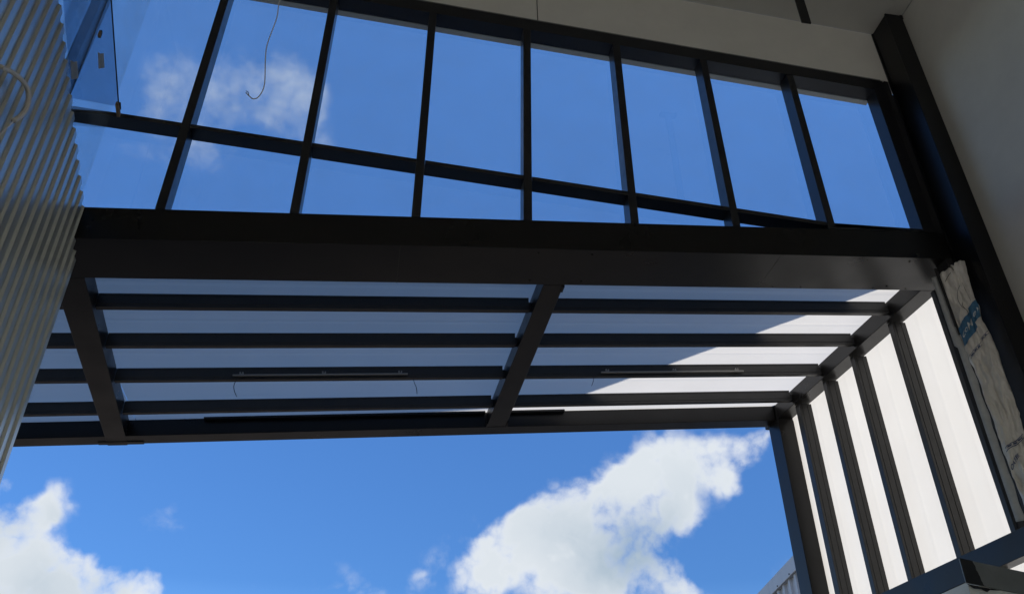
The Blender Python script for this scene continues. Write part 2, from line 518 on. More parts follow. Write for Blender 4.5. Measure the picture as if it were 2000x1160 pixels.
wallpoly('back_wall', [(-7, -9, 5.2), (5.1, -9, 5.2), (5.1, -9, roofz(5.1) + .1), (-7, -9, roofz(-7) + .1)], (0, -0.2, 0), PLASTER,
         'plain white rear wall of the hall above a wide added opening behind the viewer')  # unseen opening below is added to fill the hall with daylight
wallpoly('far_side_wall', [(-7, -9, 0), (-7, 5.45, 0), (-7, 5.45, roofz(-7) + .1), (-7, -9, roofz(-7) + .1)], (-0.2, 0, 0), PLASTER,
         'white wall beyond the ribbed metal partition')
wallpoly('front_wall', [(-7, 5.302, 0), (-3.75, 5.302, 0), (-3.75, 5.302, headz(-3.75) + HT), (-7, 5.302, headz(-7) + HT)], (0, 0.14, 0), PLASTER,
         'white front wall beyond the left end of the glazing')

# ------------------------------------------------------------------ glazed wall
gw = thing('glazed_wall', 'black framed clerestory window wall standing on the big black beam', 'window wall')
GY0, GY1 = 5.30, 5.445
def tz(x):  # top of the transom
    return 6.497 - 0.0590 * x
def bz(x):  # top of the main beam
    return zu(x) + 0.288
# mullion left/right edge at foot and head
MUL = [(-2.775, -2.70, -2.735, -2.655), (-1.743, -1.673, -1.701, -1.631), (-0.782, -0.712, -0.755, -0.685), (0.14, 0.21, 0.165, 0.235),
       (1.032, 1.103, 1.066, 1.137), (1.932, 2.002, 1.945, 2.015), (2.833, 2.902, 2.82, 2.889), (3.717, 3.788, 3.71, 3.781)]
ZB = 5.9; ZT = 8.2
def xa(a, b, z):
    return a + (b - a) * (z - ZB) / (ZT - ZB)
for (a0, b0, a1, b1) in MUL:
    zb = bz(a0) + 0.002; zt = headz(a1) - .002
    bm = NB()
    pts = [(xa(a0, a1, zb), GY0 - .003, zb), (xa(b0, b1, zb), GY0 - .003, bz(b0) + .002), (xa(b0, b1, zt), GY0 - .003, headz(b1) - .002), (xa(a0, a1, zt), GY0 - .003, zt)]
    slab(bm, pts, (0, GY1 - GY0 + .003, 0))
    link('mullion', bm, FRAME, gw, bevel=.002)
# jamb on the right
bm = NB(); slab(bm, [(4.634, 5.297, bz(4.634) + .002), (4.76, 5.297, bz(4.76) + .002), (4.76, 5.297, headz(4.76) - .002), (4.634, 5.297, headz(4.634) - .002)], (0, .148, 0))
link('jamb', bm, FRAME, gw, bevel=.002)
bm = NB(); slab(bm, [(4.762, 5.302, 3.6), (4.822, 5.302, 3.6), (4.822, 5.302, headz(4.822) + .2), (4.762, 5.302, headz(4.762) + .13)], (0, .12, 0))
link('cover_strip', bm, BLACK, gw)
bm = NB(); slab(bm, [(4.765, 5.43, 3.6), (5.018, 5.43, 3.6), (5.018, 5.43, headz(5.018) + .13), (4.765, 5.43, headz(4.765) + .13)], (0, .012, 0))
link('closing_plate', bm, BLACK, gw)
bm = NB(); slab(bm, [(-3.75, 5.297, bz(-3.75) + .002), (-3.66, 5.297, bz(-3.66) + .002), (-3.66, 5.297, headz(-3.66) - .002), (-3.75, 5.297, headz(-3.75) - .002)], (0, .148, 0))
link('jamb', bm, FRAME, gw)
# head
bm = NB(); ext(bm, rect(0, 0.152, 0, HT - .001), (-3.75, 5.297, headz(-3.75)), (4.76, 5.297, headz(4.76)), Y, Z)
link('head_rail', bm, FRAME, gw, bevel=.002)
# transom segments between mullions
edges = [(-3.66, -3.66)] + [(xa(m[0], m[2], 6.6), xa(m[1], m[3], 6.6)) for m in MUL] + [(4.634, 4.634)]
panes = []
for i in range(len(edges) - 1):
    xl, xr = edges[i][1] + .001, edges[i + 1][0] - .001
    if tz(xl) - .042 > bz(xl) + .004:
        bm = NB()
        ext(bm, rect(0, 0.142, -0.042, 0), (xl, GY0, tz(xl)), (xr, GY0, tz(xr)), Y, Z)
        # where the transom dives into the beam the hidden part is cut off below
        cut = [v for v in bm.verts if v.co.z < bz(v.co.x) + .003]
        for v in cut:
            v.co.z = bz(v.co.x) + .003
        link('transom', bm, FRAME, gw, bevel=.0015)
# last transom piece: lies on the beam as it dies out
bm = NB()
xl, xr = edges[-2][1] + .001, 4.632
pts = []
slab(bm, [(xl, GY0, bz(xl) + .003), (xr, GY0, bz(xr) + .003), (xr, GY0, bz(xr) + .030), (xl, GY0, tz(xl))], (0, .142, 0))
link('transom', bm, FRAME, gw)
PY = 5.425
for i in range(len(edges) - 1):
    xl, xr = edges[i][1] - .01, edges[i + 1][0] + .03
    jit = random.uniform(-.0012, .0012)
    zt0, zt1 = headz(xl), headz(xr)
    lo0, lo1 = max(tz(xl) - .02, bz(xl)), max(tz(xr) - .02, bz(xr))
    bm = NB(); slab(bm, [(xl, PY + jit, lo0), (xr, PY - jit, lo1), (xr, PY - jit + .002, zt1), (xl, PY + jit, zt0)], (0, .006, 0))
    for f in list(bm.faces):
        pass
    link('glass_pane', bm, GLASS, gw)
    if tz(xl) - .05 > bz(xl):
        if tz(xr) - .02 > bz(xr):
            pts = [(xl, PY - jit, bz(xl)), (xr, PY + jit, bz(xr)), (xr, PY + jit, tz(xr) - .022), (xl, PY - jit, tz(xl) - .022)]
        else:
            pts = [(xl, PY - jit, bz(xl)), (xr, PY + jit, bz(xr)), (xl, PY - jit, tz(xl) - .022)]
        bm = NB(); slab(bm, pts, (0, .006, 0))
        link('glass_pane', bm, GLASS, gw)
# pale eave board outside above the glass
bm = NB(); ext(bm, rect(0, 0.056, -0.004, 0.05), (-3.75, 5.452, headz(-3.75)), (4.66, 5.452, headz(4.66)), Y, Z)
tag(link('eave_board', bm, PLASTER), 'thin white eave strip outside along the top of the glass', 'eave board')

# ------------------------------------------------------------------ main beam
mb = thing('steel_beam', 'massive black steel beam crossing the whole picture under the windows', 'beam', loc=(-2.2, 5.3, 5.38))
bm = NB(); ext(bm, rect(0, .50, 0, .288), (-3.75, 5.30, zu(-3.75)), (5.02, 5.30, zu(5.02)), Y, Z)
put(link('beam_body', bm, STEEL, bevel=.004), mb)
for x in (3.35, 3.62, 4.33, 4.66):
    bm = NB(); bmesh.ops.create_cone(bm, cap_ends=True, segments=12, radius1=.007, radius2=.007, depth=.004, matrix=Matrix.Translation((x, 5.775, zu(x) - .002)))
    put(link('screw', bm, BLACK), mb)
for x in (0.07, 3.22):
    bm = NB(); ext(bm, rect(-.001, .501, -.0015, 0), (x, 5.30, zu(x)), (x + .004, 5.30, zu(x + .004)), Y, Z)
    put(link('weld_seam', bm, GIRT), mb)
for x in (-2.9, -2.62, 1.16, 1.60, 4.45):
    for y in (5.36, 5.74):
        bm = NB(); bmesh.ops.create_cone(bm, cap_ends=True, segments=6, radius1=.009, radius2=.009, depth=.007, matrix=Matrix.Translation((x, y, zu(x) - .0035)))
        put(link('bolt', bm, STEEL), mb)

# ------------------------------------------------------------------ canopy
can = thing('entrance_canopy', 'black steel canopy frame with purlins and opal roofing over the entrance', 'canopy', loc=(1.3, 7.2, 5.7))
DEP = .175
PB = .042
def raf(y, l0, l1, y0=5.82, y1=8.58):
    return l0 + (l1 - l0) * (y - y0) / (y1 - y0)
RAF = [(-2.487, -2.701, -2.268, -2.505), (1.289, 1.212, 1.465, 1.423), (sx(5.82), sx(8.58), sx(5.82) + .190, sx(8.58) + .190)]
def rafter(i, ya, yb, drop=0.0):
    l0, l1, r0, r1 = RAF[i]
    bm = NB()
    pts = []
    for y, (fa, fb) in ((ya, (l0, l1)), (yb, (l0, l1))):
        pts.append((raf(y, l0, l1), y, zu(raf(y, l0, l1)) - drop))
    p = [(raf(ya, l0, l1), ya), (raf(yb, l0, l1), yb), (raf(yb, r0, r1), yb), (raf(ya, r0, r1), ya)]
    slab(bm, [(x, y, zu(x) - drop) for x, y in p], (0, 0, DEP + drop))
    return put(link('rafter', bm, STEEL, bevel=.004), can)
rafter(0, 5.802, 8.875, .004)
rafter(1, 5.802, 8.582)
rafter(2, 5.802, 8.50)
# thin end plates of the rafters
for x, y, w in ((1.455, 5.87, .02), (1.205, 8.55, .012), (1.43, 8.545, .012)):
    bm = NB(); box(bm, (x, y - .055, zu(x) - .006), (x + w, y + .03, zu(x) + .10))
    put(link('fish_plate', bm, STEEL), can)
bm = NB(); ext(bm, rect(8.78, 8.845, -.009, -.0045), (-2.80, 0, zu(-2.8)), (-2.36, 0, zu(-2.36)), Y, Z)
put(link('splice_plate', bm, STEEL), can)

PUR = [(6.265, 6.255), (6.891, 6.853), (7.528, 7.488), (8.20, 8.12)]     # y at x=-2.3 and x=4.5
def py(k, x):
    a, b = PUR[k]
    return a + (b - a) * (x + 2.3) / 6.8
PSEC = [(0, PB), (.050, PB), (.050, DEP - .002), (0, DEP - .002), (0, PB + .112), (.004, PB + .112), (.004, PB + .107), (0, PB + .107), (0, PB + .030), (.004, PB + .030), (.004, PB + .025), (0, PB + .025)]
def raf_edge(i, side_, y):
    l0, l1, r0, r1 = RAF[i]
    return raf(y, l0, l1) if side_ == 'l' else raf(y, r0, r1)
for k in range(4):
    ym = sum(PUR[k]) / 2
    for bay in range(3):
        if bay == 0:
            xa_, xb_ = -5.9, raf_edge(0, 'l', ym) - .002
        else:
            xa_, xb_ = raf_edge(bay - 1, 'r', ym) + .002, raf_edge(bay, 'l', ym) - .002
        g0 = 0 if bay == 0 else .0
        g1 = .022 if bay else 0
        s0 = (xa_ + g0, py(k, xa_), zu(xa_)); s1 = (xb_ - g1, py(k, xb_), zu(xb_ - g1))
        bm = NB(); ext(bm, PSEC, s0, s1, Y, Z)
        p = put(link('purlin', bm, GIRT, bevel=.0015), can)
        if bay:
            bm = NB(); ext(bm, rect(.006, .044, PB + .004, PB + .085), (xb_ - g1, py(k, xb_), zu(xb_ - g1)), (xb_, py(k, xb_), zu(xb_)), Y, Z)
            put(link('cleat', bm, BLACK), can)

def oy(x):
    return 8.622 - .0168 * (x + .6) + .0
ends = [(-6.2, raf_edge(0, 'l', 8.7) - .003), (raf_edge(0, 'r', 8.7) + .003, 4.60)]
bm = NB()
ext(bm, [(0, 0), (.195, 0), (.195, .215), (.02, .215), (.02, .205), (0, .205)], (-6.2, oy(-6.2), zu(-6.2)), (sx(8.6) - .003, oy(4.6), zu(4.6)), Y, Z)
put(link('outer_beam', bm, STEEL, bevel=.004), can)
# packer board closing most of the slot beside the outer beam
for xa_, xb_ in ((-1.77, 1.19), (1.44, 2.09)):
    bm = NB(); ext(bm, rect(-.055, -.003, .150, .172), (xa_, oy(xa_), zu(xa_)), (xb_, oy(xb_), zu(xb_)), Y, Z)
    put(link('packer', bm, BLACK), can)
# opal roof sheets, one per bay, shallow pans
def roofsheet(xa_, xb_):
    bm = NB()
    ny = 96
    rows = []
    for j in range(ny + 1):
        y = 5.806 + (8.86 - 5.806) * j / ny
        ph = ((y - 5.8) / .29) % 1
        dz = .003 * (1 if ph < .12 else 0)
        rows.append([bm.verts.new((x, y, zu(x) + DEP + .003 + dz)) for x in (xa_, (xa_ + xb_) / 2, xb_)])
    for a, b in zip(rows, rows[1:]):
        for i in range(2):
            bm.faces.new((a[i], a[i + 1], b[i + 1], b[i]))
    return put(link('roof_sheet', bm, OPAL), can)
for a, b in ((-6.2, -2.45), (-2.446, 1.32), (1.324, 5.02)):
    roofsheet(a, b)

# ------------------------------------------------------------------ canopy side wall
sw = thing('canopy_side_wall', 'white opal side wall of the canopy with vertical black girts', 'wall', loc=(4.8, 7.2, 0))
SA = Vector((sx(0), 0, 0)); 
def sp(y, z, off=0.0):           # point on the inner plane, off = outward
    return Vector((sx(y) + off, y, z))
# corner post
bm = NB(); slab(bm, [sp(8.495, 0), sp(8.722, 0), sp(8.722, 5.985), sp(8.495, 5.985)], (.26, 0, 0))
put(link('corner_post', bm, STEEL, bevel=.004), sw)
bm = NB(); slab(bm, [sp(8.503, 5.987), sp(8.80, 5.987), sp(8.80, 6.20), sp(8.503, 6.20)], (.26, 0, 0))
put(link('corner_plate', bm, STEEL, bevel=.004), sw)
GY = [8.089, 7.529, 6.990, 6.329, 5.702]
GO = .045
for k, y in enumerate(GY):
    w = .085 if k == 0 else .062
    if k == 4:
        w = .05
    sec = [(0, 0), (0, w), (.146, w), (.146, 0), (.096, 0), (.096, .004), (.091, .004), (.091, 0), (.030, 0), (.030, .004), (.025, .004), (.025, 0)]
    bm = NB()
    zt = zu(sx(y)) - .0015 if k < 4 else 5.96
    P0 = sp(y, 3.732, GO); P1 = sp(y, zt, GO)
    ext(bm, sec, P0, P1, X, (-.0725, 1, 0))
    put(link('girt', bm, GIRT, bevel=.0015), sw)
# bottom rail
bm = NB(); slab(bm, [sp(5.30, 3.540), sp(8.49, 3.470), sp(8.49, 3.702), sp(5.30, 3.728)], (.118, 0, 0))
put(link('bottom_rail', bm, STEEL, bevel=.003), sw)
# opal wall sheet with shallow vertical pans
def wallsheet(y0, y1, z0, z1, step=.018):
    bm = NB()
    n = int((y1 - y0) / step)
    rows = []
    for j in range(n + 1):
        y = y0 + (y1 - y0) * j / n
        ph = ((y - 5.53) / .205) % 1
        dx = .0018 * (0.5 - 0.5 * math.cos(2 * math.pi * min(1, ph / .22))) if ph < .22 else 0
        rows.append([bm.verts.new(sp(y, z, .1925 + dx)) for z in (z0, (z0 + z1) / 2, z1)])
    for a, b in zip(rows, rows[1:]):
        for i in range(2):
            bm.faces.new((a[i], a[i + 1], b[i + 1], b[i]))
    return put(link('wall_sheet', bm, OPAL, smooth=True), sw)
wallsheet(5.50, 8.72, 3.2, 6.12)
bm = NB(); slab(bm, [sp(5.95, 0), sp(8.49, 0), sp(8.49, 3.466), sp(5.95, 3.522)], (.10, 0, 0))
put(link('lower_panel', bm, PLASTER), sw)

# ------------------------------------------------------------------ steel column
cl = thing('steel_column', 'tall black steel column in the right corner reaching the ceiling', 'column', loc=(4.91, 5.16, 0))
bm = NB()
zt = roofz(4.9) - .012
box(bm, (4.824, 5.018, 0), (5.010, 5.036, zt)); 
put(link('flange', bm, COLSTEEL, bevel=.002), cl)
bm = NB(); box(bm, (4.824, 5.280, 0), (5.010, 5.298, zt)); put(link('flange', bm, COLSTEEL, bevel=.002), cl)
bm = NB(); box(bm, (4.836, 5.0361, 0), (4.850, 5.2799, zt)); put(link('web', bm, COLSTEEL), cl)
bm = NB(); box(bm, (4.990, 5.014, zt - .05), (5.019, 5.03, zt + .004)); put(link('head_cleat', bm, COLSTEEL), cl)

# hanger from the ceiling
bm = NB(); box(bm, (3.062, 4.0, 7.19), (3.142, 4.012, roofz(3.1) - .003))
hg = thing('ceiling_hanger', 'flat black steel hanger dropping from the ceiling near the top edge', 'hanger', loc=(3.1, 4.0, 9.0))
put(link('hanger_bar', bm, STEEL, bevel=.001), hg)
bm = NB(); box(bm, (3.0, 3.96, roofz(3.1) - .018), (3.2, 4.05, roofz(3.1) - .012)); put(link('fixing_plate', bm, STEEL), hg)

# ------------------------------------------------------------------ ribbed partition on the left
rp = thing('ribbed_partition', 'pale ribbed metal partition with a raked top at the left edge', 'wall', loc=(-2.22, 3.0, 0))
XR = -2.2215
def rake(y):
    return 5.652 + (5.292 - y) * 0.461
PER = .1085
bm = NB()
prof = []            # (y, x) of crest / flank / valley
y = 5.2154 + PER * 2.16
nr = 62
ys = []
for i in range(nr):
    yc = y - i * PER
    # going toward the viewer: flank (crest->valley), valley, flank, crest
    ys += [(yc, -.017), (yc - .012, 0.0), (yc - .056, 0.0), (yc - .066, -.017)]
ys = [(a, b) for a, b in ys if a <= 5.486]
cols = []
for a, b in ys:
    top = rake(min(a, 5.29)) if a <= 5.292 else (5.375 if a < 5.36 else (5.335 if a < 5.42 else 5.283))
    cols.append((a, XR + b, top))
prev = None
for (a, xx, top) in cols:
    if prev:
        pa, px_, pt = prev
        t_ = top
        if pa > 5.292 >= a or (pa > 5.292 and abs(pt - top) > .02):
            pt2 = min(pt, top)
        else:
            pt2 = pt
        q = [bm.verts.new(v) for v in ((pa, 0),)] if False else None
        A_ = bm.verts.new((px_, pa, 0)); B_ = bm.verts.new((xx, a, 0)); 
        if pa > 5.292:
            C_ = bm.verts.new((xx, a, pt)); D_ = bm.verts.new((px_, pa, pt))
        else:
            C_ = bm.verts.new((xx, a, top)); D_ = bm.verts.new((px_, pa, pt))
        bm.faces.new((A_, B_, C_, D_))
    prev = (a, xx, top)
o = put(link('ribbed_sheet', bm, RIBBED), rp)
sol = o.modifiers.new('thick', 'SOLIDIFY'); sol.thickness = .0012
# dark backing frame and its thin raked capping
bm = NB(); slab(bm, [(XR - .024, -1.6, 0), (XR - .024, 5.26, 0), (XR - .024, 5.26, rake(5.26) + .002), (XR - .024, -1.6, rake(-1.6) + .002)], (-.05, 0, 0))
put(link('backing_frame', bm, BLACK), rp)
bm = NB()
a = Vector((XR - .060, 5.29, rake(5.29) + .022)); b = Vector((XR - .060, -1.6, rake(-1.6) + .022))
ext(bm, rect(-.018, .018, -.010, .010), a, b, X, Z)
put(link('capping', bm, FRAME), rp)

# glass above the raked partition
gb = thing('glass_screen', 'frameless glass screen above the raked top of the ribbed partition', 'glass screen', loc=(-2.24, 4.5, 6.3))
bm = NB(); slab(bm, [(-2.275, 5.28, rake(5.28) + .04), (-2.275, 4.592, rake(4.592) + .04), (-2.275, 4.592, 8.40), (-2.275, 5.28, 8.40)], (.010, 0, 0))
put(link('glass_pane', bm, CLEAR), gb)
bm = NB(); slab(bm, [(-2.275, 4.584, rake(4.584) + .04), (-2.275, 2.6, rake(2.6) + .04), (-2.275, 2.6, 8.45), (-2.275, 4.584, 8.40)], (.010, 0, 0))
put(link('glass_pane', bm, CLEAR), gb)
bm = NB(); box(bm, (-2.277, 4.5845, rake(4.58) + .04), (-2.263, 4.5915, 8.4)); put(link('joint_seal', bm, BLACK), gb)
gp = thing('inclined_glass_panel', 'blue tinted inclined glass panel held by small clamps at upper left', 'glass panel', loc=(-1.95, 4.6, 6.05))
bm = NB()
pa = [Vector((-2.25, 4.60, 6.052)), Vector((-1.942, 4.60, 6.024)), Vector((-1.955, 3.2, 6.80)), Vector((-2.26, 3.2, 6.83))]
slab(bm, pa, (0, .006, .009))
put(link('tinted_pane', bm, TINTED), gp)
bm = NB(); tube(bm, [pa[1] + Vector((.004, 0, 0)), (pa[1] + pa[2]) / 2 + Vector((.004, 0, 0)), pa[2] + Vector((.004, 0, 0))], .005, 6)
put(link('edge_seal', bm, BLACK), gp)
bm = NB(); ext(bm, rect(-.011, .011, -.016, .016), (-1.945, 4.575, 6.03), (-1.938, 4.65, 5.985), X, Z)
c = put(link('clamp', bm, CLAMP, bevel=.003), gp)
bm = NB(); bmesh.ops.create_cone(bm, cap_ends=True, segments=12, radius1=.006, radius2=.006, depth=.05, matrix=Matrix.Translation((-1.93, 4.60, 6.03)) @ Matrix.Rotation(R(60), 4, 'X'))
put(link('bolt', bm, BLACK), c)
bm = NB(); box(bm, (-2.04, 4.175, 6.235), (-2.022, 4.20, 6.29)); put(link('clamp', bm, CLAMP, bevel=.003), gp)
def quadlet(c, ex, ey, off=(0, -.002, -.003)):
    bm = NB()
    c, ex, ey = Vector(c), Vector(ex), Vector(ey)
    n = 5
    pts = [c - ex - ey, c + ex * .9 - ey * .8, c + ex + ey, c + ex * .1 + ey * .86, c - ex * .8 + ey]
    slab(bm, pts, off)
    return bm
nn = (pa[2] - pa[1]).normalized()
put(link('sticker', quadlet(Vector((-2.03, 4.33, 6.163)), (.020, 0, 0), nn * .055), STICKER), gp)
put(link('sticker', quadlet(Vector((-2.215, 4.42, 6.137)), (.024, 0, 0), nn * .065), STICKER), gp)

# flexible conduit on the ribbed sheet
cd = thing('flexible_conduit', 'short bent grey conduit with a thin wire tail on the ribbed partition', 'conduit', loc=(-2.19, 3.8, 5.3))
bm = NB(); tube(bm, [(-2.20, 3.648, 5.306), (-2.185, 3.732, 5.361), (-2.165, 3.835, 5.399), (-2.16, 3.908, 5.405), (-2.155, 3.955, 5.349), (-2.155, 3.95, 5.26), (-2.165, 3.906, 5.154)], .0145, 12)
put(link('conduit_sleeve', bm, PLASTIC, smooth=True), cd)
bm = NB(); tube(bm, [(-2.165, 3.915, 5.165), (-2.17, 3.890, 5.09), (-2.19, 3.885, 5.02), (-2.2, 3.87, 4.9)], .004, 8)
put(link('wire', bm, CABLEGREY, smooth=True), cd)

# hanging cable in front of the glass
bm = NB(); tube(bm, [(-1.06, 4.85, roofz(-1) - .01), (-1.07, 4.84, 8.4), (-1.082, 4.8, 7.62), (-1.075, 4.8, 7.392), (-1.102, 4.8, 7.075), (-1.092, 4.8, 6.897), (-1.058, 4.8, 6.615), (-1.078, 4.8, 6.482), (-1.116, 4.8, 6.449), (-1.150, 4.8, 6.475), (-1.177, 4.8, 6.505)], .0042, 8)
hc = thing('hanging_cable', 'thin loose grey cable hooked at its end hanging in front of the upper left glass', 'cable', loc=(-1.06, 4.85, 9.2))
put(link('cable_sheath', bm, CABLEGREY, smooth=True), hc)
bm = NB(); tube(bm, [(-1.150, 4.8, 6.475), (-1.160, 4.79, 6.502), (-1.178, 4.79, 6.512)], .003, 6)
put(link('bare_wire', bm, CABLE), hc)
bm = NB(); tube(bm, [(1.2115, 5.297, roofz(1.2) - .01), (1.2105, 5.296, 8.75), (1.2118, 5.296, headz(1.21) + HT + .02)], .004, 6)
tag(link('bulkhead_wire', bm, CABLE), 'thin dark wire running down the white bulkhead to the window head', 'wire')

# ------------------------------------------------------------------ light battens under the third purlin
def batten(xa_, xb_, label, tails):
    t = thing('light_batten', label, 'light fitting', 'slim light battens under the third purlin', loc=((xa_ + xb_) / 2, 7.40, zu((xa_ + xb_) / 2)))
    yk = lambda x: py(2, x) - .030
    bm = NB()
    ext(bm, [(-.010, 0), (.010, 0), (.010, .015), (-.010, .015)], (xa_, yk(xa_), zu(xa_) + .062), (xb_, yk(xb_), zu(xb_) + .062), Y, Z)
    put(link('batten_body', bm, ALU, bevel=.002), t)
    for f in (.045, .51, .955):
        x = xa_ + (xb_ - xa_) * f
        bm = NB(); 
        for dx in (-.012, .012):
            ext(bm, rect(.0, .029, .0195, .046), (x + dx - .006, yk(x), zu(x) + .062), (x + dx + .006, yk(x), zu(x) + .062), Y, Z)
        ext(bm, rect(.012, .029, .0195, .032), (x - .018, yk(x), zu(x) + .0625), (x + .018, yk(x), zu(x) + .0625), Y, Z)
        put(link('bracket', bm, ALU), t)
    for pts in tails:
        bm = NB(); tube(bm, pts, .0032, 6)
        put(link('wire_tail', bm, CABLE), t)
    return t
batten(-1.365, .272, 'longer pale light batten under the third purlin between the left and middle rafters',
       [[(-1.30, 7.43, 5.46), (-1.318, 7.42, 5.42), (-1.32, 7.40, 5.36), (-1.300, 7.39, 5.30), (-1.272, 7.38, 5.25)],
        [(.325, 7.45, 5.61), (.34, 7.43, 5.55), (.36, 7.41, 5.49), (.37, 7.40, 5.42)]])
batten(2.232, 3.79, 'pale light batten under the third purlin between the middle and right rafters',
       [[(2.15, 7.45, 5.79), (2.135, 7.43, 5.73), (2.12, 7.40, 5.69), (2.10, 7.39, 5.64)]])

# ------------------------------------------------------------------ building wrap bundle beside the column
IA = Vector((4.60, 5.30, 0)); IB = Vector((4.78, 5.14, 0))
IT = (IB - IA).normalized(); IN = Vector((-IT.y, IT.x, 0)) * -1
if IN.y > 0:
    IN = -IN
LB = [(6.1, .03), (5.80, .030), (5.55, .028), (5.27, .030), (5.08, .030), (4.9, .043), (4.75, .055), (4.6, .045), (4.45, .056), (4.3, .048), (4.1, .050), (3.9, .058), (3.72, .062)]
RB = [(6.1, .245), (5.87, .250), (5.66, .232), (5.50, .224), (5.42, .236), (5.28, .218), (5.17, .240), (4.96, .248), (4.83, .238), (4.70, .238), (4.63, .244), (4.31, .226), (3.72, .235)]
def interp(T, z):
    for (z0, v0), (z1, v1) in zip(T, T[1:]):
        if z1 <= z <= z0:
            return v0 + (v1 - v0) * (z - z0) / (z1 - z0)
    return T[-1][1]
from mathutils import noise as mnoise
def ipt(s, z, off):
    p = IA + IT * s + IN * off
    return Vector((p.x, p.y, z))
def wrapoff(u, z):
    b = .030 * math.sin(math.pi * min(1, max(0, u))) ** .6
    b += .045 * mnoise.noise(Vector((u * 2.6, z * 4.3, 1.7))) + .026 * mnoise.noise(Vector((u * 6, z * 9, 5.1))) + .008 * mnoise.noise(Vector((u * 15, z * 24, 2.2)))
    b += -.010 * math.exp(-((u - .52 - .06 * math.sin(z * 5)) / .06) ** 2)
    return b
def wrapmesh(n_u=44, n_z=190, z0=3.72, top=None):
    bm = NB(); g = []
    for j in range(n_z + 1):
        row = []
        for i in range(n_u + 1):
            u = i / n_u
            zt = 5.80 + .075 * u + (.02 if .45 < u < .62 else 0) * math.sin(u * 40)
            z = z0 + (zt - z0) * j / n_z
            l = interp(LB, z); r = interp(RB, z)
            wob = .006 * mnoise.noise(Vector((0, z * 14, 3 if u < .5 else 7)))
            row.append(bm.verts.new(ipt(l + (r - l) * u + wob * (1 if u in (0, 1) else .5), z, wrapoff(u, z))))
        g.append(row)
    for a, b in zip(g, g[1:]):
        for i in range(n_u):
            bm.faces.new((a[i], a[i + 1], b[i + 1], b[i]))
    return bm
iw = thing('building_wrap', 'crumpled cream building wrap with blue print tucked beside the black column', 'building wrap', loc=(4.7, 5.2, 3.7))
o = put(link('wrap_sheet', wrapmesh(), WRAP, smooth=True), iw)
sol = o.modifiers.new('thick', 'SOLIDIFY'); sol.thickness = .010; sol.offset = 1
# thin grey selvedge between girt and bundle
bm = NB(); g = []
for j in range(90):
    z = 3.66 + (5.79 - 3.66) * j / 89
    le = -.034 if z > 5.1 else (-.015 + (-.006) * (5.1 - z))
    re = .012 if z > 5.28 else .038 + .012 * mnoise.noise(Vector((z * 7, 2, 1)))
    g.append([bm.verts.new(ipt(le, z, .0)), bm.verts.new(ipt((le + re) / 2, z, .004 + .003 * mnoise.noise(Vector((z * 9, 1, 1))))), bm.verts.new(ipt(re, z, .0))])
for a, b in zip(g, g[1:]):
    for i in range(2):
        bm.faces.new((a[i], a[i + 1], b[i + 1], b[i]))
o = put(link('selvedge', bm, WRAP2, smooth=True), iw)
sol = o.modifiers.new('thick', 'SOLIDIFY'); sol.thickness = .003
bm = NB(); slab(bm, [ipt(.008, 5.86, .012), ipt(.034, 5.86, .012), ipt(.038, 5.20, .012), ipt(.022, 5.20, .012)], IN * .012)
put(link('groove_strip', bm, BLACK), iw)

def on_wrap(u, z, lift=.0):
    l = interp(LB, z); r = interp(RB, z)
    return ipt(l + (r - l) * u, z, wrapoff(u, z) + lift + .0115)
# printed patches follow the sheet
def patch(u0, u1, zA, zB, slant, m, nm='printed_patch', n=14, lift=.0012):
    """zA..zB at u0; slant = rise per unit u"""
    bm = NB(); g = []
    for i in range(n + 1):
        u = u0 + (u1 - u0) * i / n
        g.append([bm.verts.new(on_wrap(u, zA + (zB - zA) * k / n + slant * (u - u0), lift)) for k in range(n + 1)])
    for a, b in zip(g, g[1:]):
        for i in range(n):
            bm.faces.new((a[i], a[i + 1], b[i + 1], b[i]))
    return put(link(nm, bm, m), iw)
patch(.03, .70, 5.08, 5.25, .20, BLUEPRINT)
patch(.60, .985, 5.235, 5.40, .20, BLUEPRINT)

def text_on_wrap(s, u0, z0, size, slant, m, nm, aspect=1.0, lift=.0026, maxu=.97, shear=.2, bold=.006):
    cu = bpy.data.curves.new(nm, 'FONT')
    cu.body = s; cu.size = 1.0; cu.offset = bold
    cu.shear = shear
    ob = bpy.data.objects.new(nm, cu)
    COL.objects.link(ob)
    dg = bpy.context.evaluated_depsgraph_get()
    me = bpy.data.meshes.new_from_object(ob.evaluated_get(dg))
    COL.objects.unlink(ob)
    bpy.data.objects.remove(ob)
    bm = NB(); bm.from_mesh(me)
    bmesh.ops.triangulate(bm, faces=bm.faces)
    wid = .20
    kill = []
    for v in bm.verts:
        u = u0 + v.co.x * size * aspect / wid
        z = z0 + v.co.y * size + slant * (u - u0)
        if u > maxu or u < .02:
            kill.append(v)
            continue
        v.co = on_wrap(u, z, lift)
    bmesh.ops.delete(bm, geom=kill, context='VERTS')
    return put(link(nm, bm, m), iw)
text_on_wrap('ceM', .06, 5.142, .082, .20, WHITEPRINT, 'printed_lettering', .78, maxu=.70)
text_on_wrap('eM', .70, 5.30, .076, .20, WHITEPRINT, 'printed_lettering', .72)
# double rule with tiny words
patch(.05, .60, 4.970, 4.974, .17, DARKBLUE, 'printed_rule', 8)
patch(.05, .60, 4.992, 4.996, .17, DARKBLUE, 'printed_rule', 8)
patch(.62, .97, 5.085, 5.089, .17, DARKBLUE, 'printed_rule', 8)
patch(.62, .97, 5.107, 5.111, .17, DARKBLUE, 'printed_rule', 8)
text_on_wrap('OATEE', .05, 4.020, .044, .20, DARKBLUE, 'printed_lettering', .66, shear=0, bold=.03)
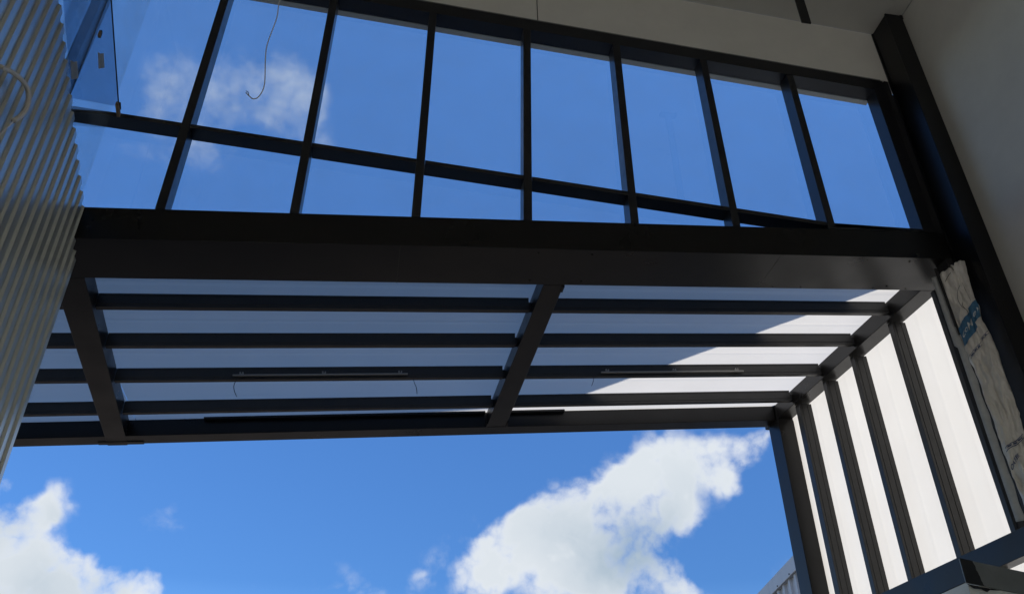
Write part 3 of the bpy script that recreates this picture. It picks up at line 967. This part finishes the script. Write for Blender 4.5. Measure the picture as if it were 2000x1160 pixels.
# fine print between the rules is too small to read in the photo: word-length ink blocks
for u0, u1, zz, sl in ((.10, .22, 4.977, .17), (.27, .38, 4.977, .17), (.43, .53, 4.977, .17), (.66, .74, 5.092, .17), (.79, .87, 5.092, .17), (.20, .38, 4.163, .12), (.44, .60, 4.163, .12), (.66, .84, 4.163, .12)):
    zb_ = zz + sl * (u0 - (.05 if zz < 5 and zz > 4.5 else (.62 if zz > 5 else .10)))
    patch(u0, u1, zb_, zb_ + .010, sl, DARKBLUE, 'printed_words', 6)
patch(.10, .9, 4.150, 4.156, .12, DARKBLUE, 'printed_rule', 8)
patch(.10, .9, 4.178, 4.184, .12, DARKBLUE, 'printed_rule', 8)
# creases and slits
def crease(pts, r=.0016):
    bm = NB(); tube(bm, [on_wrap(u, z, .0006) for u, z in pts], r, 5)
    put(link('crease', bm, SCUFF), iw)
crease([(.15, 5.70), (.28, 5.735), (.42, 5.765)], .0026)
crease([(.62, 5.63), (.50, 5.60), (.42, 5.56), (.38, 5.50), (.40, 5.44), (.48, 5.40), (.56, 5.37), (.52, 5.33)], .0018)
crease([(.50, 5.47), (.45, 5.43), (.50, 5.395)], .0016)
crease([(.72, 5.66), (.78, 5.55), (.80, 5.46)], .0012)
crease([(.44, 5.86), (.50, 5.82), (.56, 5.78)], .003)

# ------------------------------------------------------------------ lintel and nib at lower right
nb = thing('nib_wall', 'pale wall nib below the grey steel lintel at the lower right corner', 'wall', loc=(4.3, 5.3, 0))
bm = NB(); box(bm, (4.04, 5.305, 0), (5.012, 5.36, 3.1895)); put(link('plaster_face', bm, PLASTER), nb)
ln = thing('steel_lintel', 'short grey steel lintel with a black paint smear on its left end', 'lintel', loc=(4.5, 5.3, 3.2))
def lz(x): return 3.369 - .158 * (x - 4.027)
bm = NB()
slab(bm, [(4.024, 5.292, 3.205), (5.012, 5.292, 3.205 - .155 * .985), (5.012, 5.292, lz(5.012)), (4.027, 5.292, lz(4.027))], (0, .012, 0))
put(link('lintel_body', bm, GREYPAINT, bevel=.002), ln)
bm = NB()
edge = [(4.024, 3.203)]
n = 16
right = []
for i in range(n + 1):
    t = i / n
    x = 4.118 + .03 * (1 - t) + .008 * mnoise.noise(Vector((t * 7, 3, 1)))
    right.append((x, 3.188 + (lz(4.118) - 3.188) * t))
pts = [(4.023, 5.2885, 3.206)] + [(x, 5.2885, z) for x, z in right] + [(4.026, 5.2885, lz(4.026) + .001)]
slab(bm, pts, (0, .003, 0))
put(link('paint_smear', bm, BLACK), ln)
bm = NB(); slab(bm, [(4.024, 5.2888, 3.196), (4.26, 5.2888, 3.160), (4.20, 5.2888, 3.172), (4.16, 5.2888, 3.148), (4.12, 5.2888, 3.166), (4.07, 5.2888, 3.168)], (0, .003, 0))
put(link('sealant_run', bm, BLACK), ln)

# ------------------------------------------------------------------ neighbouring ribbed metal building
nbd = thing('neighbouring_building', 'pale ribbed metal building with a sloping roof flashing at the bottom edge', 'building', loc=(9.2, 18, 0))
P0 = Vector((8.42, 13.9, 0)); P1 = Vector((9.90, 23.4, 0))
T = (P1 - P0).normalized(); Nn = Vector((-T.y, T.x, 0))
ribs = NB(); L = (P1 - P0).length; n = int(L / .42)
pr = []
for i in range(n):
    s = i * .42
    pr += [(s, 0), (s + .25, 0), (s + .28, .05), (s + .39, .05)]
last = None
for s, d in pr:
    p = P0 + T * s + Nn * d
    a = ribs.verts.new((p.x, p.y, 0)); b = ribs.verts.new((p.x, p.y, 6.80))
    if last:
        ribs.faces.new((last[0], a, b, last[1]))
    last = (a, b)
put(link('ribbed_cladding', ribs, CLADDING), nbd)
bm = NB(); slab(bm, [P0 + Nn * .10 + Vector((0, 0, 6.70)), P1 + Nn * .10 + Vector((0, 0, 6.70)), P1 + Nn * .10 + Vector((0, 0, 7.0)), P0 + Nn * .10 + Vector((0, 0, 7.0))], -Nn * .35)
put(link('roof_flashing', bm, CLADDING, bevel=.01), nbd)
bm = NB(); slab(bm, [P0 - Nn * .05, P1 - Nn * .05, P1 - Nn * 7, P0 - Nn * 7], (0, 0, 6.6))
put(link('building_core', bm, CLADDING), nbd)
for s in [1.2 + .9 * i for i in range(9)]:
    p = P0 + T * s + Nn * .104
    bm = NB(); bmesh.ops.create_icosphere(bm, subdivisions=1, radius=.018, matrix=Matrix.Translation((p.x, p.y, 6.74)))
    put(link('screw', bm, BLACK), nbd)
